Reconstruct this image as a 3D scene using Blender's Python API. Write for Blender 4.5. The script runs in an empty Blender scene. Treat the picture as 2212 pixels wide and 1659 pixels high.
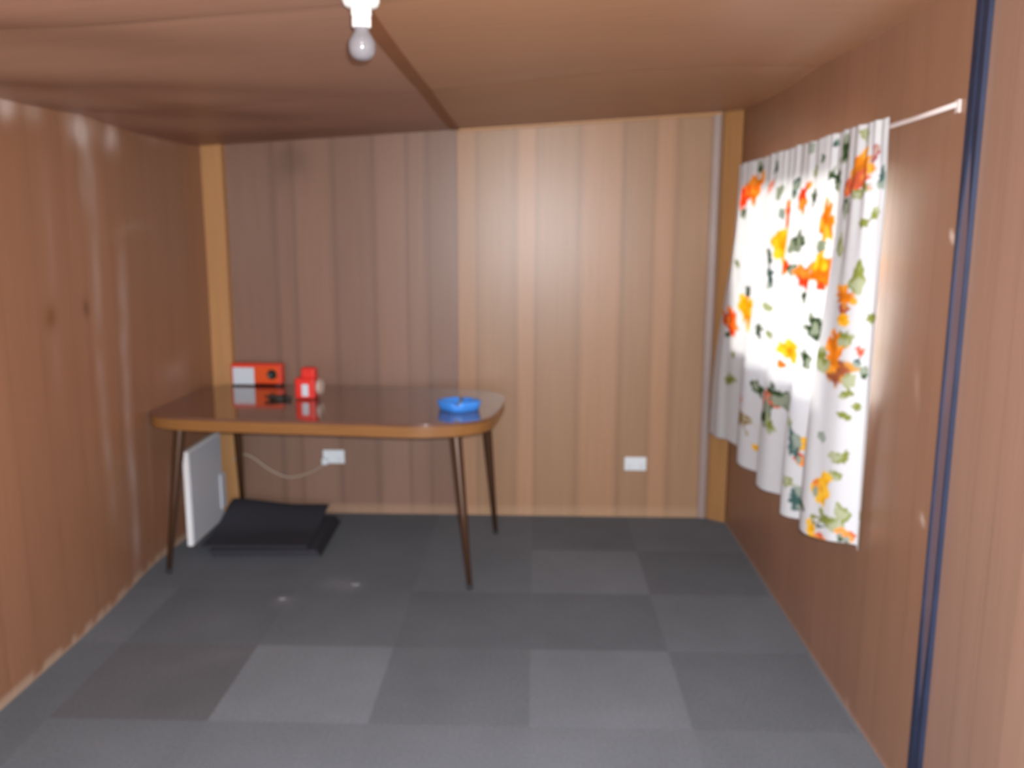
import bpy, bmesh, math, random
import numpy as np
from mathutils import Vector, Matrix, noise

# ------------------------------------------------------------------ camera, world, light, exposure
C = bpy.context.scene.collection
F_PX, HC = 1863.17, 1.4969
YAW, PITCH, ROLL = -0.0267, 0.1742, -0.0034
XL, XR, YB = -1.6944, 1.0046, 4.442        # left wall, right wall, back wall
YF = -0.7                                   # front wall, behind the camera
HL, HR = 1.918, 2.088                       # ceiling height at the left and the right wall

cam_d = bpy.data.cameras.new('camera')
cam = bpy.data.objects.new('camera', cam_d); C.objects.link(cam)
bpy.context.scene.camera = cam
cam_d.sensor_width = 36.0
cam_d.lens = F_PX / 2212 * 36.0
cam_d.clip_start = 0.02
fw = Vector((math.sin(YAW)*math.cos(PITCH), math.cos(YAW)*math.cos(PITCH), -math.sin(PITCH)))
r0 = Vector((math.cos(YAW), -math.sin(YAW), 0)); d0 = fw.cross(r0)
rt = math.cos(ROLL)*r0 + math.sin(ROLL)*d0
dn = -math.sin(ROLL)*r0 + math.cos(ROLL)*d0
m = Matrix((rt, -dn, -fw)).transposed().to_4x4(); m.translation = (0, 0, HC)
cam.matrix_world = m
cam_d.dof.use_dof = True                    # the photograph missed its focus
cam_d.dof.focus_distance = 0.8
cam_d.dof.aperture_fstop = 5.3

sc = bpy.context.scene
sc.view_settings.view_transform = 'Standard'
sc.view_settings.look = 'None'
sc.view_settings.gamma = 1.0
sc.view_settings.use_curve_mapping = False
sc.view_settings.exposure = 0.0

w = bpy.data.worlds.new('sky'); sc.world = w; w.use_nodes = True
nt = w.node_tree; nt.nodes.clear()
wo = nt.nodes.new('ShaderNodeOutputWorld'); bg = nt.nodes.new('ShaderNodeBackground')
geo = nt.nodes.new('ShaderNodeTexCoord'); sep = nt.nodes.new('ShaderNodeSeparateXYZ')
mr = nt.nodes.new('ShaderNodeMapRange'); cr = nt.nodes.new('ShaderNodeValToRGB')
mr.inputs['From Min'].default_value = -0.4; mr.inputs['From Max'].default_value = 0.6
cr.color_ramp.elements[0].position = 0.36; cr.color_ramp.elements[0].color = (0.42, 0.40, 0.36, 1)
cr.color_ramp.elements[1].position = 0.46; cr.color_ramp.elements[1].color = (0.80, 0.92, 1.10, 1)
nt.links.new(geo.outputs['Generated'], sep.inputs[0]); nt.links.new(sep.outputs['Z'], mr.inputs['Value'])
nt.links.new(mr.outputs[0], cr.inputs[0]); nt.links.new(cr.outputs[0], bg.inputs['Color'])
bg.inputs['Strength'].default_value = 6.0
nt.links.new(bg.outputs[0], wo.inputs[0])

DX0, DX1, DZ1 = -1.15, 0.75, 1.88           # the open doorway behind the photographer
WY0, WY1, WZ0, WZ1 = 2.66, 4.04, 0.93, 1.72 # the window behind the curtain

def portal(name, loc, rot, sx, sy):
    l = bpy.data.lights.new(name, 'AREA'); l.shape = 'RECTANGLE'; l.size = sx; l.size_y = sy
    l.cycles.is_portal = True
    o = bpy.data.objects.new(name, l); C.objects.link(o); o.location = loc; o.rotation_euler = rot
portal('doorway_daylight', ((DX0+DX1)/2, YF-0.05, DZ1/2), (math.pi/2, 0, 0), DX1-DX0, DZ1)
portal('window_daylight', (XR+0.16, (WY0+WY1)/2, (WZ0+WZ1)/2), (0, math.pi/2, 0), WZ1-WZ0, WY1-WY0)

sun_d = bpy.data.lights.new('sun', 'SUN'); sun_d.energy = 38.0; sun_d.color = (1.0, 0.93, 0.80); sun_d.angle = 0.45
sun = bpy.data.objects.new('sun', sun_d); C.objects.link(sun)
sun.rotation_euler = Vector((-1.0, 0.12, -0.06)).to_track_quat('-Z', 'Y').to_euler()

# the camera's own flash, just above the lens
fl_d = bpy.data.lights.new('camera_flash', 'AREA'); fl_d.shape = 'RECTANGLE'; fl_d.size = 0.035; fl_d.size_y = 0.02
fl_d.energy = 110.0; fl_d.color = (0.97, 0.98, 1.0)
fl = bpy.data.objects.new('camera_flash', fl_d); C.objects.link(fl)
fl.matrix_world = cam.matrix_world @ Matrix.Translation((0.03, 0.04, 0.01))

# ------------------------------------------------------------------ helpers
def tag(o, label=None, cat=None, group=None, kind=None):
    if label: o['label'] = label
    if cat: o['category'] = cat
    if group: o['group'] = group
    if kind: o['kind'] = kind
    return o

def mesh_obj(name, bm, mat, parent=None, smooth=False, bevel=0, recalc=True):
    if recalc: bmesh.ops.recalc_face_normals(bm, faces=bm.faces)
    me = bpy.data.meshes.new(name); bm.to_mesh(me); bm.free()
    if smooth:
        for p in me.polygons: p.use_smooth = True
    o = bpy.data.objects.new(name, me); C.objects.link(o)
    me.materials.append(mat)
    if parent is not None: o.parent = parent
    if bevel:
        b = o.modifiers.new('bevel', 'BEVEL'); b.width = bevel; b.segments = 3; b.limit_method = 'ANGLE'
        for p in me.polygons: p.use_smooth = True
        b.harden_normals = True
    return o

def empty(name, loc, rz=0):
    o = bpy.data.objects.new(name, None); C.objects.link(o); o.empty_display_size = 0.05
    o.location = loc; o.rotation_euler = (0, 0, rz); return o

def box(bm, x0, x1, y0, y1, z0, z1, M=None):
    vs = [bm.verts.new((x, y, z)) for x in (x0, x1) for y in (y0, y1) for z in (z0, z1)]
    for f in ((0,1,3,2), (4,6,7,5), (0,4,5,1), (2,3,7,6), (0,2,6,4), (1,5,7,3)):
        bm.faces.new([vs[i] for i in f])
    if M is not None: bmesh.ops.transform(bm, matrix=M, verts=vs)
    return vs

def tube(bm, pts, rad, n=12, caps=True):
    """tube through pts; rad a number or a list"""
    pts = [Vector(p) for p in pts]; rings = []
    up = Vector((0, 0, 1)); prev = None
    for i, p in enumerate(pts):
        t = (pts[min(i+1, len(pts)-1)] - pts[max(i-1, 0)]).normalized()
        if prev is None:
            a = t.orthogonal().normalized()
        else:
            a = (prev - t*prev.dot(t)).normalized()
        prev = a; b = t.cross(a)
        r = rad[i] if isinstance(rad, (list, tuple)) else rad
        rings.append([bm.verts.new(p + r*(math.cos(2*math.pi*k/n)*a + math.sin(2*math.pi*k/n)*b)) for k in range(n)])
    for A, B in zip(rings, rings[1:]):
        for k in range(n): bm.faces.new((A[k], A[(k+1) % n], B[(k+1) % n], B[k]))
    if caps:
        bm.faces.new(rings[0][::-1]); bm.faces.new(rings[-1])

def lathe(bm, prof, n=40, M=None):
    """profile of (r, z), turned about z"""
    vs = []; rings = []
    for r, z in prof:
        if r < 1e-6: ring = [bm.verts.new((0, 0, z))]
        else: ring = [bm.verts.new((r*math.cos(2*math.pi*k/n), r*math.sin(2*math.pi*k/n), z)) for k in range(n)]
        rings.append(ring); vs += ring
    for A, B in zip(rings, rings[1:]):
        for k in range(n):
            a, b = A[k % len(A)], A[(k+1) % len(A)]; c, d = B[(k+1) % len(B)], B[k % len(B)]
            f = []
            for v in (a, b, c, d):
                if v not in f: f.append(v)
            if len(f) > 2: bm.faces.new(f)
    if M is not None: bmesh.ops.transform(bm, matrix=M, verts=vs)

def prism(bm, outline, z0, z1):
    a = [bm.verts.new((x, y, z0)) for x, y in outline]; b = [bm.verts.new((x, y, z1)) for x, y in outline]
    n = len(a)
    for k in range(n): bm.faces.new((a[k], a[(k+1) % n], b[(k+1) % n], b[k]))
    bm.faces.new(a[::-1]); bm.faces.new(b)

def superellipse(a, b, e, n=96):
    out = []; e0 = e
    for k in range(n):
        t = 2*math.pi*k/n; c, s = math.cos(t), math.sin(t)
        e = e0 - 2.2*smoothstep(0.0, 0.6, c)
        out.append((a*math.copysign(abs(c)**(2/e), c), b*math.copysign(abs(s)**(2/e), s)))
    return out

def smoothstep(a, b, x):
    t = max(0.0, min(1.0, (x-a)/(b-a))); return t*t*(3-2*t)

def catmull(pts, n=12):
    P = [Vector(p) for p in pts]; P = [P[0]*2-P[1]] + P + [P[-1]*2-P[-2]]; out = []
    for i in range(1, len(P)-2):
        for k in range(n):
            t = k/n; a, b, c, d = P[i-1:i+3]
            out.append(0.5*((2*b) + (c-a)*t + (2*a-5*b+4*c-d)*t*t + (3*b-a-3*c+d)*t**3))
    out.append(P[-2]); return out

# ------------------------------------------------------------------ materials
def mat(name, col, rough=0.5, metal=0.0, spec=0.5, coat=0.0, var=0.0, scale=30.0, bump=0.0, trans=0.0, stretch=(1, 1, 1)):
    M = bpy.data.materials.new(name); M.use_nodes = True
    n = M.node_tree.nodes; L = M.node_tree.links; b = n['Principled BSDF']
    b.inputs['Base Color'].default_value = (*col, 1); b.inputs['Roughness'].default_value = rough
    b.inputs['Metallic'].default_value = metal; b.inputs['Specular IOR Level'].default_value = spec
    b.inputs['Coat Weight'].default_value = coat; b.inputs['Coat Roughness'].default_value = 0.08
    b.inputs['Transmission Weight'].default_value = trans
    if var or bump:
        tc = n.new('ShaderNodeTexCoord'); mp = n.new('ShaderNodeMapping'); nz = n.new('ShaderNodeTexNoise')
        mp.inputs['Scale'].default_value = stretch
        nz.inputs['Scale'].default_value = scale; nz.inputs['Detail'].default_value = 5
        L.new(tc.outputs['Object'], mp.inputs[0]); L.new(mp.outputs[0], nz.inputs[0])
        if var:
            rp = n.new('ShaderNodeMapRange'); rp.inputs['To Min'].default_value = 1-var; rp.inputs['To Max'].default_value = 1+var
            rp.inputs['From Min'].default_value = 0.25; rp.inputs['From Max'].default_value = 0.75
            mx = n.new('ShaderNodeVectorMath'); mx.operation = 'SCALE'; mx.inputs[0].default_value = col
            L.new(nz.outputs[0], rp.inputs[0]); L.new(rp.outputs[0], mx.inputs['Scale']); L.new(mx.outputs[0], b.inputs['Base Color'])
        if bump:
            bp = n.new('ShaderNodeBump'); bp.inputs['Strength'].default_value = bump; bp.inputs['Distance'].default_value = 0.004
            L.new(nz.outputs[0], bp.inputs['Height']); L.new(bp.outputs[0], b.inputs['Normal'])
    return M

def panel_mat(name, stretch, rough=0.42, spec=0.5, grain=0.10, scale=6.0, bump=0.05):
    """wood veneer sheet: colour from the 'tint' attribute times fine grain"""
    M = bpy.data.materials.new(name); M.use_nodes = True
    n = M.node_tree.nodes; L = M.node_tree.links; b = n['Principled BSDF']
    b.inputs['Roughness'].default_value = rough; b.inputs['Specular IOR Level'].default_value = spec
    at = n.new('ShaderNodeAttribute'); at.attribute_name = 'tint'
    tc = n.new('ShaderNodeTexCoord'); mp = n.new('ShaderNodeMapping'); mp.inputs['Scale'].default_value = stretch
    nz = n.new('ShaderNodeTexNoise'); nz.inputs['Scale'].default_value = scale; nz.inputs['Detail'].default_value = 6; nz.inputs['Roughness'].default_value = 0.6
    rp = n.new('ShaderNodeMapRange'); rp.inputs['From Min'].default_value = 0.3; rp.inputs['From Max'].default_value = 0.7
    rp.inputs['To Min'].default_value = 1-grain; rp.inputs['To Max'].default_value = 1+grain
    mx = n.new('ShaderNodeVectorMath'); mx.operation = 'SCALE'
    L.new(tc.outputs['Object'], mp.inputs[0]); L.new(mp.outputs[0], nz.inputs[0]); L.new(nz.outputs[0], rp.inputs[0])
    L.new(at.outputs['Color'], mx.inputs[0]); L.new(rp.outputs[0], mx.inputs['Scale']); L.new(mx.outputs[0], b.inputs['Base Color'])
    bp = n.new('ShaderNodeBump'); bp.inputs['Strength'].default_value = bump; bp.inputs['Distance'].default_value = 0.003
    L.new(nz.outputs[0], bp.inputs['Height']); L.new(bp.outputs[0], b.inputs['Normal'])
    return M

M_WALL = panel_mat('wood_veneer_vertical', (9, 9, 0.35), rough=0.36, spec=0.42, grain=0.055)
M_CEIL = panel_mat('wood_veneer_ceiling', (0.5, 9, 1), rough=0.45, grain=0.07)
M_CARPET = panel_mat('carpet', (1, 1, 1), rough=0.95, spec=0.1, grain=0.14, scale=90, bump=0.5)
M_PINE = mat('pine_trim', (0.44, 0.225, 0.085), 0.5, var=0.10, scale=5, stretch=(9, 9, 0.4))
M_PINE_D = mat('stained_trim', (0.33, 0.165, 0.058), 0.55, var=0.14, scale=5, stretch=(9, 9, 0.4))
M_SEAM = mat('aluminium_seam', (0.28, 0.205, 0.18), 0.5, metal=0.0, var=0.10, scale=4)
M_BATTEN = mat('ceiling_batten', (0.235, 0.092, 0.036), 0.6, var=0.12, scale=8)
M_WHITE = mat('white_plastic', (0.72, 0.76, 0.78), 0.35)
M_WHITE2 = mat('white_enamel', (0.78, 0.78, 0.76), 0.35)
M_SLOT = mat('dark_slot', (0.03, 0.03, 0.03), 0.6)
M_BLACK = mat('black_plastic', (0.018, 0.018, 0.014), 0.45)
M_RUBBER = mat('black_rubber', (0.02, 0.018, 0.018), 0.7)
M_TOP = mat('dark_laminate', (0.150, 0.066, 0.043), 0.10, spec=0.85, coat=0.6, var=0.12, scale=5, stretch=(1, 9, 1))
M_EDGE = mat('table_edge_wood', (0.26, 0.115, 0.035), 0.30, var=0.10, scale=6, stretch=(1, 1, 8))
M_LEG = mat('brown_lacquered_leg', (0.085, 0.040, 0.020), 0.22, metal=0.35, spec=0.7)
M_HEAT = mat('heater_enamel', (0.52, 0.55, 0.60), 0.45)
M_HEATE = mat('heater_edge', (0.80, 0.80, 0.80), 0.4)
M_ORANGE = mat('orange_plastic', (0.72, 0.085, 0.010), 0.4)
M_ORRED = mat('red_orange_plastic', (0.72, 0.055, 0.025), 0.4)
M_RED = mat('red_plastic', (0.72, 0.030, 0.020), 0.35)
M_LABEL = mat('pale_label', (0.60, 0.66, 0.72), 0.5)
M_CREAM = mat('cream_plastic', (0.50, 0.40, 0.34), 0.4)
M_BLUE = mat('blue_plastic', (0.055, 0.28, 0.85), 0.35)
M_ASH = mat('grey_ash', (0.20, 0.20, 0.20), 0.8)
M_CORD = mat('cream_cord', (0.45, 0.35, 0.27), 0.5)
M_DTILE = mat('charcoal_carpet', (0.045, 0.045, 0.055), 0.95, spec=0.1, var=0.25, scale=150, bump=0.4)
M_DBACK = mat('grey_backing', (0.055, 0.055, 0.060), 0.9, spec=0.1)
M_ROD = mat('white_coated_rod', (0.60, 0.52, 0.50), 0.35)
M_ALU = mat('aluminium_frame', (0.55, 0.56, 0.58), 0.35, metal=0.8)
M_LINT = mat('pale_fluff', (0.20, 0.205, 0.22), 0.9)
M_SLAB = mat('outer_cladding', (0.50, 0.52, 0.52), 0.6)
M_STRIPC = mat('pinkish_channel_web', (0.150, 0.105, 0.125), 0.32, metal=0.0, var=0.2, scale=6, stretch=(1, 1, 0.5))  # muted pinkish brown for the web between the two blue flanges
M_STRIPE = mat('blue_paint', (0.016, 0.024, 0.055), 0.5, var=0.25, scale=10)

# glass: clear pane, sheds its light straight through
M_GLASS = bpy.data.materials.new('window_glass'); M_GLASS.use_nodes = True
n = M_GLASS.node_tree.nodes; L = M_GLASS.node_tree.links; n.clear()
o_ = n.new('ShaderNodeOutputMaterial'); t_ = n.new('ShaderNodeBsdfTransparent'); g_ = n.new('ShaderNodeBsdfGlossy')
g_.inputs['Roughness'].default_value = 0.02; x_ = n.new('ShaderNodeMixShader'); x_.inputs[0].default_value = 0.08
L.new(t_.outputs[0], x_.inputs[1]); L.new(g_.outputs[0], x_.inputs[2]); L.new(x_.outputs[0], o_.inputs[0])

# frosted bulb glass
M_BULB = bpy.data.materials.new('frosted_bulb_glass'); M_BULB.use_nodes = True
n = M_BULB.node_tree.nodes; L = M_BULB.node_tree.links; b = n['Principled BSDF']
b.inputs['Base Color'].default_value = (0.26, 0.25, 0.27, 1); b.inputs['Roughness'].default_value = 0.15
b.inputs['Coat Weight'].default_value = 1.0; b.inputs['Coat Roughness'].default_value = 0.03
t_ = n.new('ShaderNodeBsdfTranslucent'); t_.inputs['Color'].default_value = (0.45, 0.44, 0.46, 1)
x_ = n.new('ShaderNodeMixShader'); x_.inputs[0].default_value = 0.35
L.new(b.outputs[0], x_.inputs[1]); L.new(t_.outputs[0], x_.inputs[2]); L.new(x_.outputs[0], n['Material Output'].inputs[0])

# printed curtain cotton: opaque from the front, lets light through
M_CURT = bpy.data.materials.new('printed_cotton'); M_CURT.use_nodes = True
n = M_CURT.node_tree.nodes; L = M_CURT.node_tree.links; n.clear()
o_ = n.new('ShaderNodeOutputMaterial'); at = n.new('ShaderNodeAttribute'); at.attribute_name = 'tint'
df = n.new('ShaderNodeBsdfDiffuse'); tl = n.new('ShaderNodeBsdfTranslucent'); x_ = n.new('ShaderNodeMixShader'); x_.inputs[0].default_value = 0.30
L.new(at.outputs['Color'], df.inputs[0]); L.new(at.outputs['Color'], tl.inputs[0])
L.new(df.outputs[0], x_.inputs[1]); L.new(tl.outputs[0], x_.inputs[2]); L.new(x_.outputs[0], o_.inputs[0])

def set_tint(o, fn):
    me = o.data; a = me.color_attributes.new('tint', 'FLOAT_COLOR', 'POINT')
    buf = []
    for v in me.vertices:
        c = fn(v.co); buf += [c[0], c[1], c[2], 1.0]
    a.data.foreach_set('color', buf)

# ------------------------------------------------------------------ room shell
def ceil_z(x, y):
    z = HL + (HR-HL)*(x-XL)/(XR-XL)
    # plywood sheets sag between their joints
    for a, b in ((YB, 3.25), (3.25, 2.05), (2.05, 0.85), (0.85, -0.35), (-0.35, -1.55)):
        if b <= y <= a:
            t = (y-b)/(a-b); z -= 0.016*math.sin(math.pi*t)**0.8 * (0.45+0.55*smoothstep(0.0, 0.5, abs(x+0.4)))
    # buckled part by the left wall
    z += 0.010*math.sin(9*(y-0.55*x)+1.0)*smoothstep(-0.5, -1.5, x)*smoothstep(4.3, 3.6, y)*smoothstep(XL, XL+0.25, x)
    # the sheets bow up a little beside the right wall
    z += 0.022*smoothstep(XR, 0.55, x)*smoothstep(-0.6, 0.3, x)*smoothstep(YB-0.05, YB-0.6, y)
    return z

def lerp3(a, b, t): return tuple(a[i]+(b[i]-a[i])*t for i in range(3))
def mul3(a, s): return tuple(x*s for x in a)

def cols(lo, hi, step, extra=()):
    n_ = max(1, int(round((hi-lo)/step)))
    s = {round(lo+(hi-lo)*k/n_, 4) for k in range(n_+1)} | {round(e, 4) for e in extra if lo <= e <= hi}
    return sorted(s)

def groove_depth(u, grooves, wd=0.005, dp=0.003):
    d = 0
    for g in grooves:
        k = abs(u-g)
        if k < wd: d = max(d, dp*(1-k/wd))
    return d

def groove_cols(grooves, wd=0.005):
    e = []
    for g in grooves: e += [g-wd, g, g+wd]
    return e

def grid(name, us, vs, P, m_, hole=None):
    """P(u, v) -> point; hole = (u0, u1, v0, v1)"""
    bm = bmesh.new()
    V = [[bm.verts.new(P(u, v)) for v in vs] for u in us]
    for i in range(len(us)-1):
        for j in range(len(vs)-1):
            if hole:
                cu, cv = (us[i]+us[i+1])/2, (vs[j]+vs[j+1])/2
                if hole[0] < cu < hole[1] and hole[2] < cv < hole[3]: continue
            bm.faces.new((V[i][j], V[i+1][j], V[i+1][j+1], V[i][j+1]))
    return bm

WTOP = 2.0
def wall_v(v, top):  # rows run 0..1
    return v*top

# plank layout --------------------------------------------------------------
def planks(u, grooves):
    k = 0
    for g in sorted(grooves):
        if u > g: k += 1
    return k
def hsh(k, s=0): return random.Random(k*131+s*7919).random()

# back wall -----------------------------------------------------------------
SEAM = -0.398
GB = [-1.335, -1.235, -1.030, -0.820, -0.655, -0.550, -0.297, -0.098, 0.003, 0.220, 0.437, 0.596, 0.700, 0.875]
GT = [0.95, 1.0, 1.06, 0.98, 1.07, 1.03, 0.93, 1.0, 0.93, 1.08, 0.95, 1.04, 0.93, 1.08, 0.96, 1.0]
def back_tint(c):
    x, z = c.x, c.z
    k = planks(x, GB + [SEAM]); s = 1+1.35*(GT[k % len(GT)]-1)
    left = x < SEAM
    base = (0.240, 0.138, 0.097) if left else (0.352, 0.196, 0.108)
    if k % 2 == 0 and not left: base = (0.355, 0.208, 0.116)
    d = min(abs(x-g) for g in GB)
    s *= 1 - 0.22*math.exp(-(d/0.008)**2)
    # stain running down from the ceiling, scuffs above the table
    n1 = noise.noise(Vector((x*9, 3.1, z*4)))
    st = math.exp(-((x+1.22)/0.09)**2 - ((z-1.85)/0.09)**2) + 0.8*math.exp(-((x+1.29)/0.02)**2 - ((z-1.74)/0.10)**2)
    s *= 1 - 0.25*min(1, st*(0.8+n1))
    s *= 1 + 0.06*noise.noise(Vector((x*2, 7.7, z*1.3)))
    c_ = mul3(base, s)
    if z < 0.035: c_ = lerp3(c_, (0.50, 0.33, 0.20), 0.35)
    return c_
us = cols(XL-0.06, XR+0.06, 0.03, groove_cols(GB) + [SEAM-0.001, SEAM+0.001])
vs = cols(0, 1, 1/60)
def PB(u, v):
    z = v*(ceil_z(max(XL, min(XR, u)), YB)+0.012)
    y = YB
    if u > SEAM: y -= 0.004
    return (u, y, z)
bm = grid('wall_back', us, vs, PB, M_WALL)
box(bm, XL-0.06, XR+0.06, YB+0.012, YB+0.07, 0, 2.2)
wall_back = mesh_obj('wall_back', bm, M_WALL, recalc=False); set_tint(wall_back, back_tint); tag(wall_back, kind='structure')

# left wall -----------------------------------------------------------------
def left_x(y, z):
    return XL + 0.012 - 0.045*math.exp(-((y-3.75)/0.45)**2)*(1-smoothstep(0.0, 1.6, z)) + 0.006*math.sin(3.2*y+1)*smoothstep(0.1, 0.9, z)*smoothstep(1.9, 1.2, z)
GL = [4.25, 4.15, 3.95, 3.74, 3.57, 3.42, 3.21, 3.10, 2.89, 2.68, 2.52, 2.41, 2.2, 2.0, 1.84, 1.7, 1.5, 1.3, 1.1, 0.9, 0.7, 0.5, 0.3, 0.1, -0.1, -0.3, -0.5, -0.7, -0.9]
def left_tint(c):
    y, z = c.y, c.z
    k = planks(y, GL); s = 0.95+0.10*hsh(k, 3)
    base = (0.310, 0.150, 0.082)
    d = min(abs(y-g) for g in GL)
    s *= 1 - 0.08*math.exp(-(d/0.012)**2)
    s *= 1 + 0.10*noise.noise(Vector((1.3, y*1.6, z*1.1)))
    c_ = mul3(base, s)
    nn = noise.noise(Vector((2.2, y*14, z*7)))
    def blend(col, a):
        nonlocal c_
        c_ = lerp3(c_, col, max(0.0, min(1.0, a)))
    # pale salt streaks down the sheet joints
    for (y0, wd, z0, z1, a) in ((3.29, 0.030, 0.35, 1.85, 0.30), (3.50, 0.035, 0.0, 1.45, 0.45), (3.68, 0.016, 0.25, 0.75, 0.26), (2.98, 0.03, 0.9, 1.8, 0.10), (3.86, 0.02, 0.0, 0.5, 0.18)):
        yy = y0 + 0.012*math.sin(5*z)
        g = math.exp(-((y-yy)/wd)**2)*smoothstep(z0-0.1, z0+0.15, z)*smoothstep(z1+0.1, z1-0.2, z)
        blend((0.50, 0.38, 0.34), g*a*(1.0+0.9*nn))
    # bleached patches under the ceiling
    for (y0, z0, wy, wz, a) in ((3.25, 1.865, 0.085, 0.055, 0.95), (3.48, 1.86, 0.06, 0.050, 0.75), (2.78, 1.89, 0.06, 0.04, 0.95), (2.95, 1.885, 0.05, 0.04, 0.35), (3.27, 1.70, 0.06, 0.16, 0.18), (3.9, 1.89, 0.2, 0.02, 0.14)):
        blend((0.62, 0.50, 0.44), a*math.exp(-((y-y0)/wy)**2-((z-z0)/wz)**2)*(1+1.1*nn))
    # horizontal scuffs
    blend((0.50, 0.36, 0.26), 0.22*math.exp(-((y-3.60)/0.16)**2-((z-1.49-0.03*math.sin(9*y))/0.022)**2))
    blend((0.46, 0.30, 0.22), 0.30*math.exp(-((y-3.98)/0.14)**2-((z-0.86-0.25*(y-3.98))/0.05)**2))
    # knots and burns
    blend((0.20, 0.075, 0.020), 0.85*math.exp(-((y-2.957)/0.035)**2-((z-1.20)/0.045)**2))
    blend((0.12, 0.040, 0.030), 0.85*math.exp(-((y-3.20)/0.020)**2-((z-1.21-0.4*(3.2-y))/0.032)**2))
    # raw chipped edge along the floor
    e = 0.022+0.018*noise.noise(Vector((0, y*11, 0)))
    if z < e: blend((0.52, 0.40, 0.30), 0.6)
    return c_
us = cols(YF, YB, 0.02, groove_cols(GL)); vs = cols(0, 1, 1/90)
def PL(u, v):
    z = v*(ceil_z(XL, u)+0.012); return (left_x(u, z) - 0.1*groove_depth(u, GL), u, z)
bm = grid('wall_left', us, vs, PL, M_WALL)
box(bm, XL-0.12, XL-0.055, YF, YB+0.07, 0, 2.1)
wall_left = mesh_obj('wall_left', bm, M_WALL, recalc=False); set_tint(wall_left, left_tint); tag(wall_left, kind='structure')

# right wall ----------------------------------------------------------------
GR = [4.27, 4.12, 3.98, 3.83, 3.68, 3.55, 3.40, 3.24, 3.12, 2.95, 2.80, 2.68, 2.50, 2.36, 2.22, 1.93, 1.84, 1.72, 1.55, 1.40, 1.25, 1.1, 0.9, 0.7, 0.5, 0.3, 0.1, -0.1, -0.3, -0.5, -0.7, -0.9]
def right_tint(c):
    y, z = c.y, c.z
    k = planks(y, GR); s = 0.95+0.10*hsh(k, 5)
    base = (0.295, 0.155, 0.094) if y > 2.06 else (0.300, 0.176, 0.124)
    d = min(abs(y-g) for g in GR)
    s *= 1 - 0.07*math.exp(-(d/0.012)**2)
    s *= 1 + 0.08*noise.noise(Vector((4.3, y*1.5, z*1.0)))
    c_ = mul3(base, s)
    def blend(col, a):
        nonlocal c_
        c_ = lerp3(c_, col, max(0.0, min(1.0, a)))
    blend((0.55, 0.42, 0.36), 0.35*math.exp(-((y-2.26-(z-1.1)*0.3)/0.012)**2-((z-1.10)/0.05)**2))
    blend((0.75, 0.62, 0.55), 0.9*math.exp(-((y-2.14)/0.010)**2-((z-1.489)/0.008)**2))
    blend((0.75, 0.62, 0.55), 0.9*math.exp(-((y-2.165)/0.012)**2-((z-0.773)/0.008)**2))
    e = 0.014+0.016*noise.noise(Vector((5, y*8, 0)))
    if z < e: blend((0.50, 0.32, 0.25), 0.55)
    return c_
us = cols(YF, YB, 0.02, groove_cols(GR) + [WY0, WY1]); vs = cols(0, 1, 1/90, [])
def PR(u, v):
    z = v*(ceil_z(XR, u)+0.012)
    # rows snap to the window's sill and head
    for h in (WZ0, WZ1):
        if abs(z-h) < 0.0125: z = h
    return (XR + 0.1*groove_depth(u, GR), u, z)
hz = lambda z: z/(ceil_z(XR, 3.3)+0.012)
bm = grid('wall_right', us, vs, PR, M_WALL, hole=(WY0, WY1, hz(WZ0), hz(WZ1)))
bx0, bx1 = XR+0.006, XR+0.09
box(bm, bx0, bx1, YF, WY0, 0, 2.2); box(bm, bx0, bx1, WY1, YB+0.07, 0, 2.2)
box(bm, bx0, bx1, WY0, WY1, 0, WZ0); box(bm, bx0, bx1, WY0, WY1, WZ1, 2.2)
wall_right = mesh_obj('wall_right', bm, M_WALL, recalc=False); set_tint(wall_right, right_tint); tag(wall_right, kind='structure')

# front wall with the doorway, behind the camera ------------------------------
bm = bmesh.new()
box(bm, XL-0.12, DX0, YF-0.07, YF, 0, 2.2); box(bm, DX1, XR+0.09, YF-0.07, YF, 0, 2.2); box(bm, DX0, DX1, YF-0.07, YF, DZ1, 2.2)
wall_front = mesh_obj('wall_front', bm, M_WALL); set_tint(wall_front, lambda c: (0.36, 0.17, 0.09)); tag(wall_front, kind='structure')

# window --------------------------------------------------------------------
win = empty('window_1', (XR+0.05, (WY0+WY1)/2, WZ0)); tag(win, kind='structure')
bm = bmesh.new(); hy = (WY1-WY0)/2; hh = WZ1-WZ0; t = 0.03
box(bm, -0.02, 0.02, -hy, -hy+t, 0, hh); box(bm, -0.02, 0.02, hy-t, hy, 0, hh)
box(bm, -0.02, 0.02, -hy+t, hy-t, 0, t); box(bm, -0.02, 0.02, -hy+t, hy-t, hh-t, hh)
mesh_obj('window_frame', bm, M_ALU, win)
bm = bmesh.new(); box(bm, -0.002, 0.002, -hy+t, hy-t, t, hh-t); mesh_obj('pane', bm, M_GLASS, win)

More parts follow.
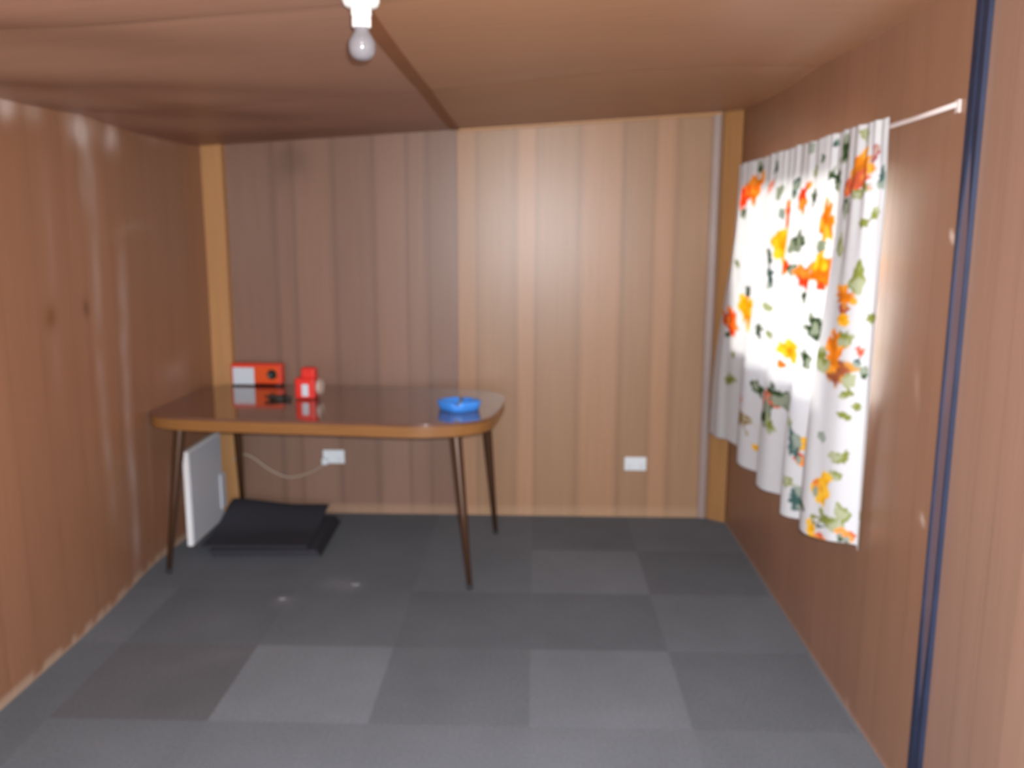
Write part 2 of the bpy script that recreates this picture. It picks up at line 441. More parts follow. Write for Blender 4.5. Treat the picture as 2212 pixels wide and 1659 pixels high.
# floor ---------------------------------------------------------------------
GX, GY = -0.008, 3.929
TINT = {(-3,0): .84, (-2,0): .90, (-1,0): 1.0, (0,0): .88, (1,0): 1.0,
        (-4,1): .95, (-3,1): .92, (-2,1): .93, (-1,1): .99, (0,1): 1.14, (1,1): .86,
        (-4,2): 1.02, (-3,2): .86, (-2,2): .93, (-1,2): .86, (0,2): .88, (1,2): 1.02,
        (-4,3): .92, (-3,3): .80, (-2,3): 1.22, (-1,3): .93, (0,3): 1.14, (1,3): .90,
        (-4,4): .88, (-3,4): .98, (-2,4): 1.04, (-1,4): 1.02, (0,4): 1.06, (1,4): 1.0,
        (-3,5): 1.0, (-2,5): 1.12, (-1,5): 1.08, (0,5): 1.05}
def floor_tint(c):
    i = math.floor((c.x-GX)/0.5); j = math.floor((GY+0.5-c.y)/0.5)
    t = TINT.get((i, j), 0.93+0.12*hsh(i*17+j, 9))
    s = t*(1+0.10*noise.noise(Vector((c.x*3.1, c.y*3.1, 0.4))) + 0.05*noise.noise(Vector((c.x*11, c.y*11, 2.4))))
    base = (0.150, 0.168, 0.190)
    if t < 0.85: base = (0.155, 0.163, 0.178)
    c_ = mul3(base, s)
    for (x0, y0, r, a) in ((-0.86, 3.50, 0.06, 0.25), (-0.78, 3.47, 0.05, 0.3), (-1.03, 3.33, 0.03, 0.4), (-1.02, 3.30, 0.05, 0.15), (-1.22, 3.12, 0.12, 0.10), (-1.1, 2.85, 0.05, .1)):
        c_ = lerp3(c_, (0.30, 0.31, 0.34), a*math.exp(-((c.x-x0)/r)**2-((c.y-y0)/r)**2))
    return c_
def tile_lines(lo, hi, g):
    e = []; k = math.ceil((lo-g)/0.5)
    while g+k*0.5 < hi: e += [g+k*0.5-0.0015, g+k*0.5+0.0015]; k += 1
    return e
us = cols(XL-0.1, XR+0.06, 0.03, tile_lines(XL, XR, GX)); vs = cols(YF-0.07, YB+0.06, 0.03, tile_lines(YF, YB, GY))
bm = grid('floor', us, vs, lambda u, v: (u, v, 0.0), M_CARPET)
box(bm, XL-0.1, XR+0.06, YF-0.07, YB+0.06, -0.08, -0.01)
floor = mesh_obj('floor', bm, M_CARPET, recalc=False); set_tint(floor, floor_tint); tag(floor, kind='structure')

# ceiling -------------------------------------------------------------------
def ceil_tint(c):
    x, y = c.x, c.y
    base = (0.385, 0.200, 0.108) if x > -0.4 else (0.360, 0.195, 0.132)
    row = planks(y, [3.25, 2.05, 0.85]); s = (1.02, 1.05, 1.02, 0.90)[row]
    s *= 1 + 0.12*noise.noise(Vector((x*0.9, y*2.4, 1.7)))
    s *= 1 - 0.18*math.exp(-((y-3.25)/0.012)**2) - 0.18*math.exp(-((y-2.05)/0.012)**2)
    c_ = mul3(base, s)
    # damp brown stains towards the left back corner
    st = math.exp(-((x+1.1)/0.45)**2-((y-4.05)/0.30)**2)*0.55 + 0.35*math.exp(-((x+1.25-0.45*(y-3.2))/0.10)**2)*smoothstep(4.0, 3.0, y)*smoothstep(2.0, 2.7, y)
    c_ = lerp3(c_, (0.165, 0.062, 0.028), min(0.85, st*(1+0.8*noise.noise(Vector((x*3, y*3, 5))))))
    return c_
us = cols(XL-0.02, XR+0.02, 0.03); vs = cols(YF-0.07, YB+0.02, 0.03, [3.238, 3.25, 3.262, 2.038, 2.05, 2.062])
bm = grid('ceiling', us, vs, lambda u, v: (u, v, ceil_z(u, v)), M_CEIL)
bmesh.ops.reverse_faces(bm, faces=bm.faces)
box(bm, XL-0.12, XR+0.09, YF-0.07, YB+0.07, 2.15, 2.25)
ceiling = mesh_obj('ceiling', bm, M_CEIL, smooth=False, recalc=False); set_tint(ceiling, ceil_tint); tag(ceiling, kind='structure')

# trims ----------------------------------------------------------------------
def poly_prism_to_ceiling(name, foot, m_, lift=0.004):
    bm = bmesh.new(); a = [bm.verts.new((x, y, 0)) for x, y in foot]
    b_ = [bm.verts.new((x, y, ceil_z(max(XL, min(XR, x)), min(y, YB))+lift)) for x, y in foot]; k_ = len(a)
    for k in range(k_): bm.faces.new((a[k], a[(k+1) % k_], b_[(k+1) % k_], b_[k]))
    bm.faces.new(a); bm.faces.new(b_)
    return tag(mesh_obj(name, bm, m_), kind='structure')
poly_prism_to_ceiling('trim_1', [(XL+0.005, YB-0.001), (XL+0.005, YB-0.035), (XL+0.118, YB-0.035), (XL+0.122, YB-0.001)], M_PINE)
poly_prism_to_ceiling('trim_2', [(0.918, YB-0.005), (0.925, YB-0.020), (XR-0.004, YB-0.085), (XR-0.001, YB-0.005)], M_PINE_D)
poly_prism_to_ceiling('trim_3', [(0.872, YB-0.004), (0.874, YB-0.010), (0.905, YB-0.014), (0.918, YB-0.004)], M_SEAM)
# thin quad along the head of the right-hand back panel
bm = bmesh.new(); xs = cols(SEAM+0.005, 0.91, 0.1); rings = []
for x in xs:
    z = ceil_z(x, YB)
    rings.append([bm.verts.new(p) for p in ((x, YB-0.005, z-0.014), (x, YB-0.016, z-0.012), (x, YB-0.018, z-0.001), (x, YB-0.005, z+0.002))])
for A, B in zip(rings, rings[1:]):
    for k in range(4): bm.faces.new((A[k], A[(k+1) % 4], B[(k+1) % 4], B[k]))
bm.faces.new(rings[0]); bm.faces.new(rings[-1][::-1])
tag(mesh_obj('trim_4', bm, M_PINE), kind='structure')
# batten over the long ceiling joint
bm = bmesh.new(); rings = []
for y in cols(YF, YB-0.02, 0.05):
    z = ceil_z(-0.4, y); x = -0.405
    rings.append([bm.verts.new(p) for p in ((x-0.024, y, z+0.008), (x-0.022, y, z-0.004), (x+0.022, y, z-0.004), (x+0.024, y, z+0.008))])
for A, B in zip(rings, rings[1:]):
    for k in range(4): bm.faces.new((A[k], A[(k+1) % 4], B[(k+1) % 4], B[k]))
bm.faces.new(rings[0]); bm.faces.new(rings[-1][::-1])
tag(mesh_obj('trim_5', bm, M_BATTEN), kind='structure')
# blue steel channel on the right wall
st = empty('wall_channel', (XR, 2.070, 0)); tag(st, 'blue painted steel channel running floor to ceiling on the right wall', 'channel strip')
HT = ceil_z(XR, 2.06)
bm = bmesh.new(); box(bm, -0.006, -0.0005, -0.026, 0.026, 0.001, HT-0.004); mesh_obj('web', bm, M_STRIPC, st)
for s in (-1, 1):
    bm = bmesh.new(); rings = []
    for k in range(41):
        z = 0.001+(HT-0.005)*k/40; wv = 0.005 + 0.002*math.sin(z*4+s*1.3)
        # the paint and lip are full width near the ceiling and the floor
        if s > 0: wv += 0.001
        wv += 0.020*smoothstep(1.45, 1.75, z) + 0.018*smoothstep(0.60, 0.25, z)
        y0, y1 = (0.030, 0.030-wv) if s > 0 else (-0.030, -0.030+wv)
        rings.append([bm.verts.new(p) for p in ((-0.0005, y0, z), (-0.012, y0, z), (-0.012, y1, z), (-0.0005, y1, z))])
    for A, B in zip(rings, rings[1:]):
        for k in range(4): bm.faces.new((A[k], A[(k+1) % 4], B[(k+1) % 4], B[k]))
    bm.faces.new(rings[0]); bm.faces.new(rings[-1][::-1])
    mesh_obj('flange', bm, M_STRIPE, st)

# ------------------------------------------------------------------ table
TZ = 0.711; TC = (-0.922, 3.945); TR = math.radians(-5.2)
table = empty('table', (TC[0], TC[1], 0), TR)
tag(table, 'long dark brown table with rounded corners and four thin splayed legs', 'table')
out = superellipse(0.772, 0.430, 6.5, 120)
bm = bmesh.new(); prism(bm, out, TZ-0.012, TZ)
mesh_obj('tabletop', bm, M_TOP, table, bevel=0.003)
bm = bmesh.new(); prism(bm, [(x*0.996, y*0.992) for x, y in out], TZ-0.060, TZ-0.0115)
o = mesh_obj('edge_band', bm, M_EDGE, table, bevel=0.004); o['label'] = 'orange brown wooden edge band'
def to_table(p):
    dx, dy = p[0]-TC[0], p[1]-TC[1]; c, s = math.cos(-TR), math.sin(-TR)
    return (dx*c-dy*s, dx*s+dy*c, p[2])
for top, foot in (((-0.333, 3.56, TZ-0.06), (-0.268, 3.455, 0)), ((-0.238, 4.08, TZ-0.06), (-0.190, 4.150, 0)),
                  ((-1.555, 3.66, TZ-0.06), (-1.618, 3.585, 0)), ((-1.525, 4.280, TZ-0.06), (-1.545, 4.362, 0))):
    a, b_ = Vector(to_table(top)), Vector(to_table(foot))
    d = (b_-a)
    bm = bmesh.new(); tube(bm, [a, a+d*0.02, a+d*0.5, a+d*0.97], [0.026, 0.026, 0.019, 0.011], 20)
    lg = mesh_obj('leg', bm, M_LEG, table, smooth=True)
    bm = bmesh.new(); tube(bm, [a+d*0.965, a+d*0.97, a+d*0.995, b_+Vector((0, 0, 0.0005))], [0.0105, 0.013, 0.0125, 0.010], 16)
    mesh_obj('foot_cap', bm, M_RUBBER, lg, smooth=True)
    bm = bmesh.new(); tube(bm, [a+Vector((0, 0, 0.002)), a+Vector((0, 0, -0.006))], 0.036, 24)
    mesh_obj('mounting_plate', bm, M_LEG, lg)

# ------------------------------------------------------------------ things on the table
# orange box
ob = empty('orange_case', (-1.432, 4.372, TZ), math.radians(-3)); tag(ob, 'flat orange case with white panel and black dial at the back of the table', 'case')
bm = bmesh.new(); box(bm, -0.134, 0.134, -0.028, 0.028, 0.010, 0.116); mesh_obj('body', bm, M_ORRED, ob, bevel=0.008)
bm = bmesh.new(); box(bm, -0.008, 0.118, -0.032, -0.0275, 0.018, 0.102); mesh_obj('front_plate', bm, M_ORANGE, ob, bevel=0.002)
bm = bmesh.new(); box(bm, -0.122, -0.010, -0.034, -0.0275, 0.008, 0.096); mesh_obj('white_panel', bm, M_LABEL, ob, bevel=0.002)
Mr = Matrix.Translation((0.085, -0.031, 0.062)) @ Matrix.Rotation(math.pi/2, 4, 'X')
bm = bmesh.new(); lathe(bm, [(0, 0), (0.026, 0), (0.025, 0.008), (0.020, 0.010), (0.018, 0.004), (0, 0.004)], 32, Mr); mesh_obj('dial', bm, M_BLACK, ob, smooth=True)
for sx in (-1, 1):
    bm = bmesh.new(); box(bm, sx*0.11-0.012, sx*0.11+0.012, -0.02, 0.02, 0, 0.011); mesh_obj('foot', bm, M_BLACK, ob)

# red lantern
rl = empty('hand_lantern', (-1.085, 4.035, TZ), math.radians(-2)); tag(rl, 'bright red box lantern torch with pale side lens on the table', 'torch')
bm = bmesh.new(); box(bm, -0.052, 0.045, -0.045, 0.045, 0.001, 0.103); mesh_obj('body', bm, M_RED, rl, bevel=0.012)
bm = bmesh.new(); box(bm, -0.024, 0.044, -0.030, 0.030, 0.096, 0.150); mesh_obj('handle', bm, M_RED, rl, bevel=0.010)
bm = bmesh.new(); box(bm, -0.016, 0.016, -0.0475, -0.0445, 0.016, 0.074)
mesh_obj('sticker', bm, M_LABEL, rl, bevel=0.001)
Mr = Matrix.Translation((0.044, 0.0, 0.056)) @ Matrix.Rotation(math.pi/2, 4, 'Y')
bm = bmesh.new(); lathe(bm, [(0, 0), (0.030, 0), (0.038, 0.008), (0.039, 0.022), (0.035, 0.025), (0.032, 0.019), (0, 0.016)], 36, Mr); mesh_obj('lens_ring', bm, M_CREAM, rl, smooth=True)
bm = bmesh.new(); box(bm, -0.040, 0.036, -0.036, 0.036, 0, 0.004); mesh_obj('base', bm, M_BLACK, rl)

# small black cord bundle
cb = empty('cord_bundle', (-1.205, 3.985, TZ)); tag(cb, 'small dark coiled cord lying left of the red lantern', 'cord')
pts = []
for k in range(60):
    a = k/60*2*math.pi*3.2; r = 0.030+0.006*math.sin(a*1.7)
    pts.append((r*1.5*math.cos(a)-0.004*k/10, r*math.sin(a), 0.0055+0.004*(k/60)*3+0.002*math.sin(a*2)))
bm = bmesh.new(); tube(bm, pts, 0.004, 8); mesh_obj('cord', bm, M_BLACK, cb, smooth=True)
bm = bmesh.new(); box(bm, 0.030, 0.056, -0.020, 0.002, 0.0005, 0.020); mesh_obj('plug', bm, M_BLACK, cb, bevel=0.004)

# blue ashtray
at_ = empty('ashtray', (-0.338, 3.785, TZ), math.radians(-3)); tag(at_, 'bright blue square ashtray with one corner forward, right end of the table', 'ashtray')
N_ = 96; rings = []; bm = bmesh.new()
def sq(t, R_, e=3.2):
    c, s = math.cos(t+math.pi/4), math.sin(t+math.pi/4)
    x = R_*math.copysign(abs(c)**(2/e), c); y = R_*math.copysign(abs(s)**(2/e), s)
    q = math.pi/4; return (x*math.cos(q)-y*math.sin(q), x*math.sin(q)+y*math.cos(q))
for R_, z in ((0.0, 0.0006), (0.062, 0.0006), (0.068, 0.003), (0.076, 0.043), (0.074, 0.046), (0.064, 0.046), (0.060, 0.043), (0.056, 0.012), (0.0, 0.010)):
    if R_ == 0: rings.append([bm.verts.new((0, 0, z))]); continue
    ring = []
    for k in range(N_):
        t = 2*math.pi*k/N_; x, y = sq(t, R_)
        zz = z
        if z > 0.03:   # rests for cigarettes in the front and back corners
            for c0 in (-math.pi/2, math.pi/2):
                dd = math.atan2(math.sin(math.atan2(y, x)-c0), math.cos(math.atan2(y, x)-c0))
                zz -= (0.016 if c0 < 0 else 0.010)*math.exp(-(dd/0.13)**2)
        ring.append(bm.verts.new((x*1.14, y*0.95, zz)))
    rings.append(ring)
for A, B in zip(rings, rings[1:]):
    for k in range(N_):
        f = []
        for v in (A[k % len(A)], A[(k+1) % len(A)], B[(k+1) % len(B)], B[k % len(B)]):
            if v not in f: f.append(v)
        bm.faces.new(f)
mesh_obj('bowl', bm, M_BLUE, at_, smooth=True)
cg = empty('cigarette_butt', (-0.338, 3.79, TZ+0.0125)); tag(cg, 'small grey stub standing up inside the blue ashtray', 'cigarette butt')
bm = bmesh.new(); tube(bm, [(0.008, 0.045, 0.030), (0.004, 0.02, 0.022), (-0.002, -0.02, 0.004)], [0.0075, 0.0075, 0.007], 12); mesh_obj('paper', bm, M_ASH, cg, smooth=True)

# ------------------------------------------------------------------ power points, cord, heater
def outlet(x, z, label):
    r = empty('power_point', (x, YB-0.0045, z)); tag(r, label, 'power outlet', 'double power points on the back wall')
    bm = bmesh.new(); box(bm, -0.0575, 0.0575, -0.010, 0.0, -0.0365, 0.0365); mesh_obj('plate', bm, M_WHITE, r, bevel=0.004)
    for s in (-1, 1):
        bm = bmesh.new(); box(bm, s*0.024-0.006, s*0.024+0.006, -0.0135, -0.0095, 0.012, 0.028); mesh_obj('switch', bm, M_WHITE, r, bevel=0.0015)
        bm = bmesh.new()
        for px, pz, a in ((-0.007, -0.008, 0.5), (0.007, -0.008, -0.5), (0, -0.021, 0)):
            box(bm, -0.001, 0.001, -0.0106, -0.0098, -0.004, 0.004, Matrix.Translation((s*0.032+px, 0, pz)) @ Matrix.Rotation(a, 4, 'Y'))
        mesh_obj('socket_slots', bm, M_SLOT, r)
    return r
outlet(-1.067, 0.316, 'white double power point under the table with a cord plugged in')
outlet(0.535, 0.294, 'white double power point on the bare wall right of the table')

pc = empty('extension_cable', (-1.110, YB-0.020, 0.300)); tag(pc, 'cream electric cable sagging along the back wall under the table', 'cable')
bm = bmesh.new(); box(bm, -0.016, 0.016, -0.022, 0.004, -0.022, 0.012); mesh_obj('plug', bm, M_WHITE, pc, bevel=0.005)
pp = [(-0.004, -0.010, -0.020), (-0.03, -0.006, -0.038), (-0.09, 0.004, -0.072), (-0.20, 0.008, -0.100), (-0.30, 0.004, -0.058), (-0.40, -0.004, 0.018), (-0.45, -0.03, 0.03), (-0.470, -0.075, 0.01)]
bm = bmesh.new(); tube(bm, catmull(pp, 8), 0.0042, 10); mesh_obj('flex', bm, M_CORD, pc, smooth=True)

ht = empty('panel_heater', (-1.592, 3.97, 0.055)); tag(ht, 'white flat panel heater on the left wall under the table', 'heater')
bm = bmesh.new(); box(bm, -0.013, 0.013, -0.200, 0.215, 0, 0.452); mesh_obj('casing', bm, M_HEATE, ht, bevel=0.005)
bm = bmesh.new(); box(bm, 0.0115, 0.0165, -0.190, 0.205, 0.010, 0.442); mesh_obj('front_panel', bm, M_HEAT, ht, bevel=0.002)
bm = bmesh.new(); box(bm, 0.010, 0.024, 0.165, 0.232, 0.06, 0.240); mesh_obj('thermostat_box', bm, M_HEAT, ht, bevel=0.005)
for y_ in (0.09, 0.17):
    bm = bmesh.new(); box(bm, -0.100, -0.012, y_-0.01, y_+0.01, 0.12, 0.34); mesh_obj('wall_bracket', bm, M_HEATE, ht)

# ------------------------------------------------------------------ loose carpet tiles under the table
rnd = random.Random(4)
def carpet_tile(loc, rz, label, tip=0.0, s=0.25, mat_=M_DTILE, rim=False):
    bm = bmesh.new(); n_ = 14; V = {}
    def hgt(u, v):
        # lifts towards the back left corner where it leans on the wall
        return tip*(smoothstep(-0.3, 1.0, v)*0.6+0.4*smoothstep(0.4, -1.0, u)*smoothstep(-0.6, 1.0, v))
    for top in (0, 1):
        for i in range(n_+1):
            for j in range(n_+1):
                u, v = -1+2*i/n_, -1+2*j/n_
                V[top, i, j] = bm.verts.new((u*s, v*s, hgt(u, v)+0.008*top))
    for i in range(n_):
        for j in range(n_):
            bm.faces.new((V[1,i,j], V[1,i+1,j], V[1,i+1,j+1], V[1,i,j+1])); bm.faces.new((V[0,i,j], V[0,i,j+1], V[0,i+1,j+1], V[0,i+1,j]))
    for i in range(n_):
        for a, b_ in (((i,0),(i+1,0)), ((i+1,n_),(i,n_)), ((0,i+1),(0,i)), ((n_,i),(n_,i+1))):
            bm.faces.new((V[0,a[0],a[1]], V[0,b_[0],b_[1]], V[1,b_[0],b_[1]], V[1,a[0],a[1]]))
    r = mesh_obj('carpet_tile', bm, mat_); r.location = loc; r.rotation_euler = (0, 0, rz)
    tag(r, label, 'carpet tile', 'loose carpet tiles stacked under the table')
    return r
lab = ['bottom charcoal carpet tile of the stack under the table, jutting right', 'charcoal carpet tile second from the bottom of the stack under the table',
       'middle charcoal carpet tile in the stack under the table', 'charcoal carpet tile just below the top one under the table',
       'topmost charcoal carpet tile under the table, its back edge lifted']
offs = [(0.012, -0.006, 2), (0.004, -0.012, 3), (-0.004, -0.004, 2.5), (-0.010, -0.010, 3), (-0.056, 0.024, 1.5)]
for k, (dx, dy, a) in enumerate(offs):
    carpet_tile((-1.262+dx, 4.045+dy, 0.0008+0.0086*k), math.radians(a), lab[k], tip=0.0 if k < 4 else 0.075)

# lint on the carpet
for (x, y, s, lb) in ((-0.765, 3.490, 0.016, 'pale tuft of fluff on the carpet in front of the table'), (-1.035, 3.335, 0.014, 'small grey scrap of fluff on the carpet nearer the left wall')):
    bm = bmesh.new(); bmesh.ops.create_icosphere(bm, subdivisions=3, radius=1.0)
    for v in bm.verts:
        q = 1+0.5*noise.noise(v.co*2.0+Vector((x*9, 0, 0))); v.co = Vector((v.co.x*s*q*1.2, v.co.y*s*q, max(-0.3, v.co.z)*s*0.35*q+s*0.11))
    o = mesh_obj('fluff', bm, M_LINT, smooth=True); o.location = (x, y, 0.0005); tag(o, lb, 'fluff', 'bits of fluff on the carpet')

# ------------------------------------------------------------------ bulb on the ceiling
LX, LY = -0.381, 1.965; LZ = ceil_z(LX, LY)-0.004
lt = empty('ceiling_light', (LX, LY, LZ)); tag(lt, 'bare light bulb in a white holder on the ceiling', 'ceiling light')
bm = bmesh.new(); lathe(bm, [(0, 0), (0.040, 0), (0.041, -0.012), (0.036, -0.022), (0.028, -0.026), (0, -0.026)]); mesh_obj('ceiling_rose', bm, M_WHITE2, lt, smooth=True)
bm = bmesh.new(); lathe(bm, [(0, -0.024), (0.023, -0.024), (0.0225, -0.040), (0.0205, -0.045), (0.0215, -0.050), (0.021, -0.064), (0.018, -0.066), (0, -0.066)]); mesh_obj('lamp_holder', bm, M_WHITE2, lt, smooth=True)
prof = [(0, -0.060), (0.014, -0.060), (0.0155, -0.068), (0.018, -0.076), (0.024, -0.085), (0.0285, -0.093), (0.0300, -0.102), (0.0295, -0.111), (0.0265, -0.120), (0.0205, -0.128), (0.012, -0.1325), (0, -0.134)]
bm = bmesh.new(); lathe(bm, prof); mesh_obj('bulb', bm, M_BULB, lt, smooth=True)

# ------------------------------------------------------------------ curtain rod and curtain
CX = 0.925
rod = empty('curtain_rod', (0.952, 2.0, 1.778)); tag(rod, 'thin white curtain rod sticking out past the near end of the curtain', 'curtain rod')
bm = bmesh.new(); tube(bm, [(0.046, 0.160, 0.022), (0.020, 0.32, 0.010), (0.001, 0.46, 0.004), (0, 0.55, 0.003), (0, 2.06, 0.006)], 0.0065, 14); mesh_obj('tube', bm, M_ROD, rod, smooth=True)
for y, tail in ((0.160, 0.044), (2.05, 0.0)):
    bm = bmesh.new(); tube(bm, [(tail, y, 0.018 if tail else 0.006), (0.048, y, 0.020 if tail else 0.006)], 0.006, 10); box(bm, 0.045, 0.0515, y-0.008, y+0.008, 0.002, 0.032)
    mesh_obj('bracket', bm, M_ROD, rod, smooth=False)

# printed motifs: kind, where, half width, half height, colour
c3 = lambda x, y: (1500+x/2.861, 180+y/2.861)
c4 = lambda x, y: (1500+x/2.719, 640+y/2.719)
OR, OD, YE, RE, MA, DG, TE, OL, BR = (0.90, 0.30, 0.02), (0.80, 0.12, 0.03), (0.95, 0.52, 0.02), (0.78, 0.16, 0.08), (0.45, 0.06, 0.07), (0.05, 0.10, 0.03), (0.07, 0.15, 0.14), (0.28, 0.32, 0.07), (0.45, 0.14, 0.06)
A3 = [('f',365,640,38,75,OR),('f',300,700,28,60,OD),('l',290,800,45,30,DG),('l',460,640,10,35,RE),('l',510,685,25,28,DG),('f',670,700,20,75,OD),('l',735,715,16,40,DG),('f',565,780,20,40,OD),('l',540,810,22,14,TE),('f',570,860,14,32,OR),
('f',800,850,30,95,OR),('f',1015,520,42,80,OR),('f',1000,600,45,60,RE),('f',945,640,30,45,RE),('l',1095,435,15,38,MA),('l',888,590,20,65,DG),('l',925,420,18,62,DG),('l',925,755,12,48,DG),('l',1000,685,38,16,OL),('l',1040,635,20,18,OL),
('l',400,535,26,28,DG),('l',1060,320,42,28,OL),('l',1145,585,16,42,TE),('l',1100,815,22,20,OL),('l',1030,870,25,22,OL),('f',542,1000,34,88,YE),('f',540,1130,28,40,OD),('l',592,1145,22,30,DG),('l',630,985,28,50,DG),
('l',250,1110,34,28,OL),('l',450,1080,14,45,DG),('l',455,1180,10,60,TE),('f',790,1180,58,85,OR),('f',765,1090,22,60,YE),('f',680,1200,24,60,OD),('f',770,1262,60,20,OD),('l',675,1315,15,38,DG),('l',770,1010,18,26,DG),('l',885,1010,10,55,OL),('l',988,1200,10,80,OL),
('f',312,1400,26,88,YE),('f',205,1470,34,62,OD),('l',320,1290,12,30,DG),('f',910,1320,42,50,OR),('f',905,1400,30,28,MA),('f',900,1460,34,34,YE),('l',745,1520,44,50,DG),('l',440,1385,20,20,OL),('l',380,1525,28,28,DG),('l',455,1555,20,10,OL),
('f',860,1610,38,62,OR),('l',490,520,28,24,TE),('l',780,450,30,20,DG),('l',740,540,30,14,OL),('l',1085,1450,22,16,OL),('l',600,640,8,40,TE),('l',190,1550,28,18,DG),('l',700,400,24,12,TE),('l',860,375,20,14,TE)]
A4 = [('f',548,320,40,46,YE),('f',500,400,22,18,OR),('f',822,300,36,75,OR),('f',815,440,50,62,BR),('f',800,400,36,40,OR),('l',640,370,20,48,DG),('l',730,370,25,42,OL),('l',870,250,24,42,OL),('l',955,322,21,36,RE),('l',945,385,10,20,TE),('l',990,470,12,28,DG),('l',895,500,26,28,OL),
('l',195,490,52,30,OL),('l',215,350,30,16,OL),('l',260,600,16,26,RE),('l',355,540,30,40,DG),('l',405,600,18,62,RE),('l',400,690,20,50,DG),('l',490,590,52,50,DG),('l',540,640,40,22,DG),('l',540,740,34,46,OL),('l',430,750,22,32,OL),('l',258,730,30,52,(0.35,0.22,0.06)),
('l',885,575,32,20,OL),('l',870,715,38,20,OL),('l',955,668,30,16,OL),('f',640,870,56,58,YE),('f',605,955,26,30,OD),('l',565,860,12,70,TE),('l',740,830,14,16,TE),('f',350,895,22,12,YE),('l',840,960,42,28,OL),('l',880,935,20,14,OL),('l',820,1050,26,18,OL),
('f',738,1135,36,80,YE),('f',705,1105,14,28,OD),('l',700,1150,10,18,DG),('l',530,1090,22,28,OL),('l',600,1195,52,46,TE),('l',620,1230,30,24,DG),('f',675,1360,20,42,YE),('f',728,1420,32,34,RE),('l',740,1315,50,46,OL),('l',720,1350,24,24,DG),('l',862,1285,30,48,OL),('l',962,1310,16,42,OL),('f',885,1412,38,34,RE),('l',842,1432,12,18,DG),('l',870,1480,8,18,TE)]
crest = [2.26, 2.68, 2.91, 3.28, 3.63, 4.24, 4.50]  # fold crests at the hem
def fold(yh):
    for a, b_ in zip(crest, crest[1:]):
        if a <= yh <= b_:
            t_ = (yh-a)/(b_-a)
            # steep far flank, long near flank
            t_ = t_**0.62
            return 0.5+0.5*math.cos(2*math.pi*t_)
    return 0.5
def yfar(z): return 4.075 + (4.36-4.075)*smoothstep(1.80, 0.75, z)**0.9
def ynear(z): return 2.385 + 0.055*smoothstep(1.8, 0.6, z)
NU, NV = 520, 360
bm = bmesh.new(); V = []; cinfo = []
for j in range(NV+1):
    v = j/NV; row = []
    for i in range(NU+1):
        u = i/NU                      # 0 near end .. 1 far end
        zh = 0.556 - 0.038*smoothstep(0.0, 0.28, u) + 0.006*math.sin(u*40)
        z = 1.800 + (zh-1.800)*v
        y0, y1 = ynear(z), yfar(z); y = y0+(y1-y0)*u
        yh = 2.34+(4.37-2.34)*u
        amp = 0.006+0.036*smoothstep(0.0, 1.0, v)
        gather = 0.004*math.sin(u*210+2*math.sin(u*23))*(1-smoothstep(0.02, 0.45, v)) + 0.0035*math.sin(u*95+v*3)*(1-0.5*v)
        x = CX - 0.002 - amp*(fold(yh)*2-1) + gather
        if u < 0.09: q_ = smoothstep(0.09, 0.0, u)*smoothstep(0.02, 0.14, v); x += 0.038*q_; y += 0.085*q_; z -= 0.012*v*smoothstep(0.09, 0.0, u)
        y += 0.006*math.sin(u*60+v*2)*v
        row.append(bm.verts.new((x, y, z)))
    V.append(row)
for j in range(NV):
    for i in range(NU): bm.faces.new((V[j][i], V[j+1][i], V[j+1][i+1], V[j][i+1]))
cur = mesh_obj('curtain', bm, M_CURT, smooth=True, recalc=False)

# the print lies in the cloth's own flat coordinates: S along the width of the cotton, Z down its length
Pv = np.array([v.co[:] for v in cur.data.vertices]).reshape(NV+1, NU+1, 3)
S = np.zeros((NV+1, NU+1)); S[:, 1:] = np.cumsum(np.linalg.norm(np.diff(Pv, axis=1), axis=2), axis=1)
Z = Pv[:, :, 2]
q = Pv - np.array([0, 0, HC]); dz_ = q @ np.array(fw)
U_ = 1106+F_PX*(q @ np.array(rt))/dz_; V_ = 829.5+F_PX*(q @ np.array(dn))/dz_
def locate(x, y):
    d2 = (U_-x)**2+(V_-y)**2; near = d2 < max(25.0, d2.min()*1.5)
    k = np.argmin(np.where(near, dz_, 1e9)); return S.flat[k], Z.flat[k], d2.flat[k]
col = np.empty((NV+1, NU+1, 3)); col[:] = (0.72, 0.73, 0.75)
N1 = np.array([[noise.noise(Vector((S[j, i]*30, Z[j, i]*30, 0.5))) for i in range(0, NU+1, 2)] for j in range(0, NV+1, 2)])
N1 = np.repeat(np.repeat(N1, 2, 0), 2, 1)[:NV+1, :NU+1]
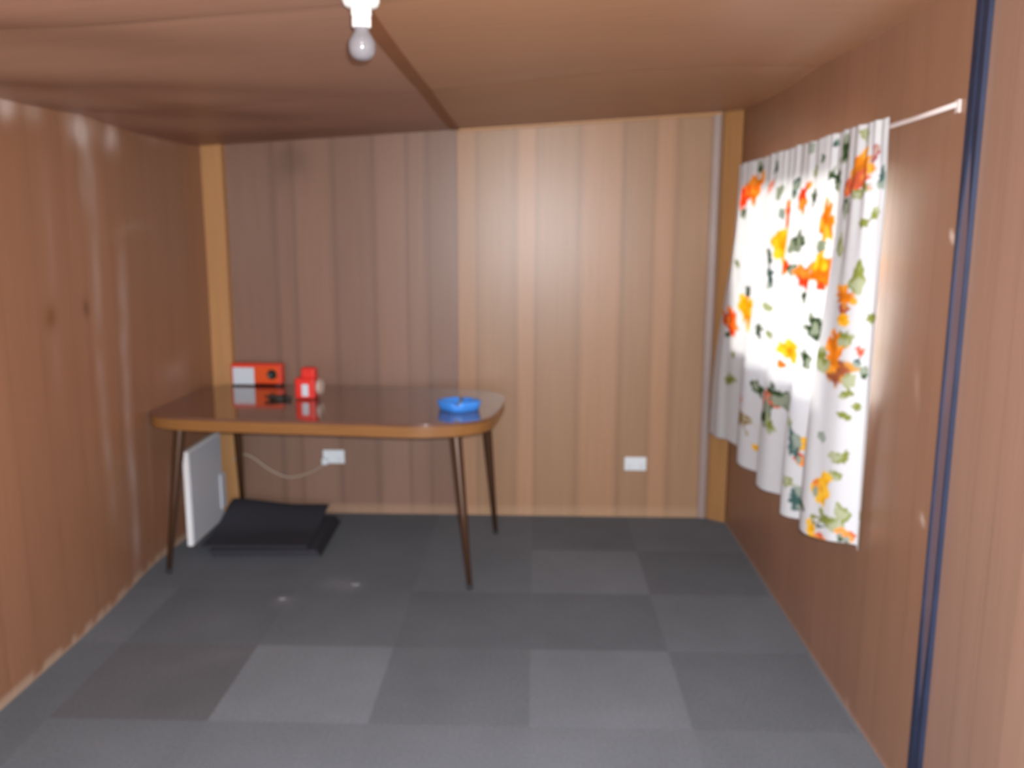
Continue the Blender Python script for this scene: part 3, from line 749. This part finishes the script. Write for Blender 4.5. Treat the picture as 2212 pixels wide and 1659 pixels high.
for src, cv in ((A3, c3), (A4, c4)):
    for i, (kd, x, y, wx, wy, cc, ) in enumerate(src):
        s0, z0, d2 = locate(*cv(x, y))
        if d2 > 900: continue
        _, za, _ = locate(*cv(x, y-wy)); _, zb, _ = locate(*cv(x, y+wy))
        hz_ = max(0.012, abs(za-zb)/2); sa = locate(*cv(x-wx, y))[0]; sb = locate(*cv(x+wx, y))[0]
        hs_ = min(max(abs(sa-sb)/2, 0.55*hz_), 1.5*hz_, 0.075); hz_ *= 1.25; hs_ *= 1.4; ph = i*0.7+x
        du, dv = (S-s0)/hs_, (Z-z0)/hz_; r = np.hypot(du, dv); th = np.arctan2(dv, du)
        if kd == 'f': lim = 0.98+0.13*np.sin(3*th+ph)+0.12*np.sin(7*th+2*ph)+0.5*N1
        else: lim = 0.92+0.16*np.sin(2*th+ph)+0.13*np.sin(5*th+ph*1.7)+0.12*np.sin(8*th+ph*0.6)+0.9*N1
        t_ = np.clip((lim+0.10-r)/0.20, 0, 1); a_ = (t_*t_*(3-2*t_)*(r < 1.6))[..., None]
        c_ = np.array(cc)*(1+0.4*N1[..., None])
        if kd == 'f':   # paler throat and streaks, darker heart
            k_ = np.clip(N1*5, 0, 1)[..., None]*0.5; c_ = c_*(1-k_)+np.array((0.95, 0.60, 0.10))*k_
            k_ = np.clip(1-r/0.35, 0, 1)[..., None]*0.5; c_ = c_*(1-k_)+np.array((0.50, 0.12, 0.02))*k_
        else:
            k_ = np.clip((N1-0.1)*6, 0, 1)[..., None]*0.55; c_ = c_*(1-k_)+np.array((0.60, 0.64, 0.54))*k_
        col = col*(1-a_)+c_*a_
at_c = cur.data.color_attributes.new('tint', 'FLOAT_COLOR', 'POINT')
at_c.data.foreach_set('color', np.concatenate([np.clip(col, 0.01, 0.95), np.ones((NV+1, NU+1, 1))], axis=2).astype(np.float32).ravel())
so = cur.modifiers.new('cloth_thickness', 'SOLIDIFY'); so.thickness = 0.0012
tag(cur, 'white floral curtain with orange and yellow flowers over the sunlit window', 'curtain')
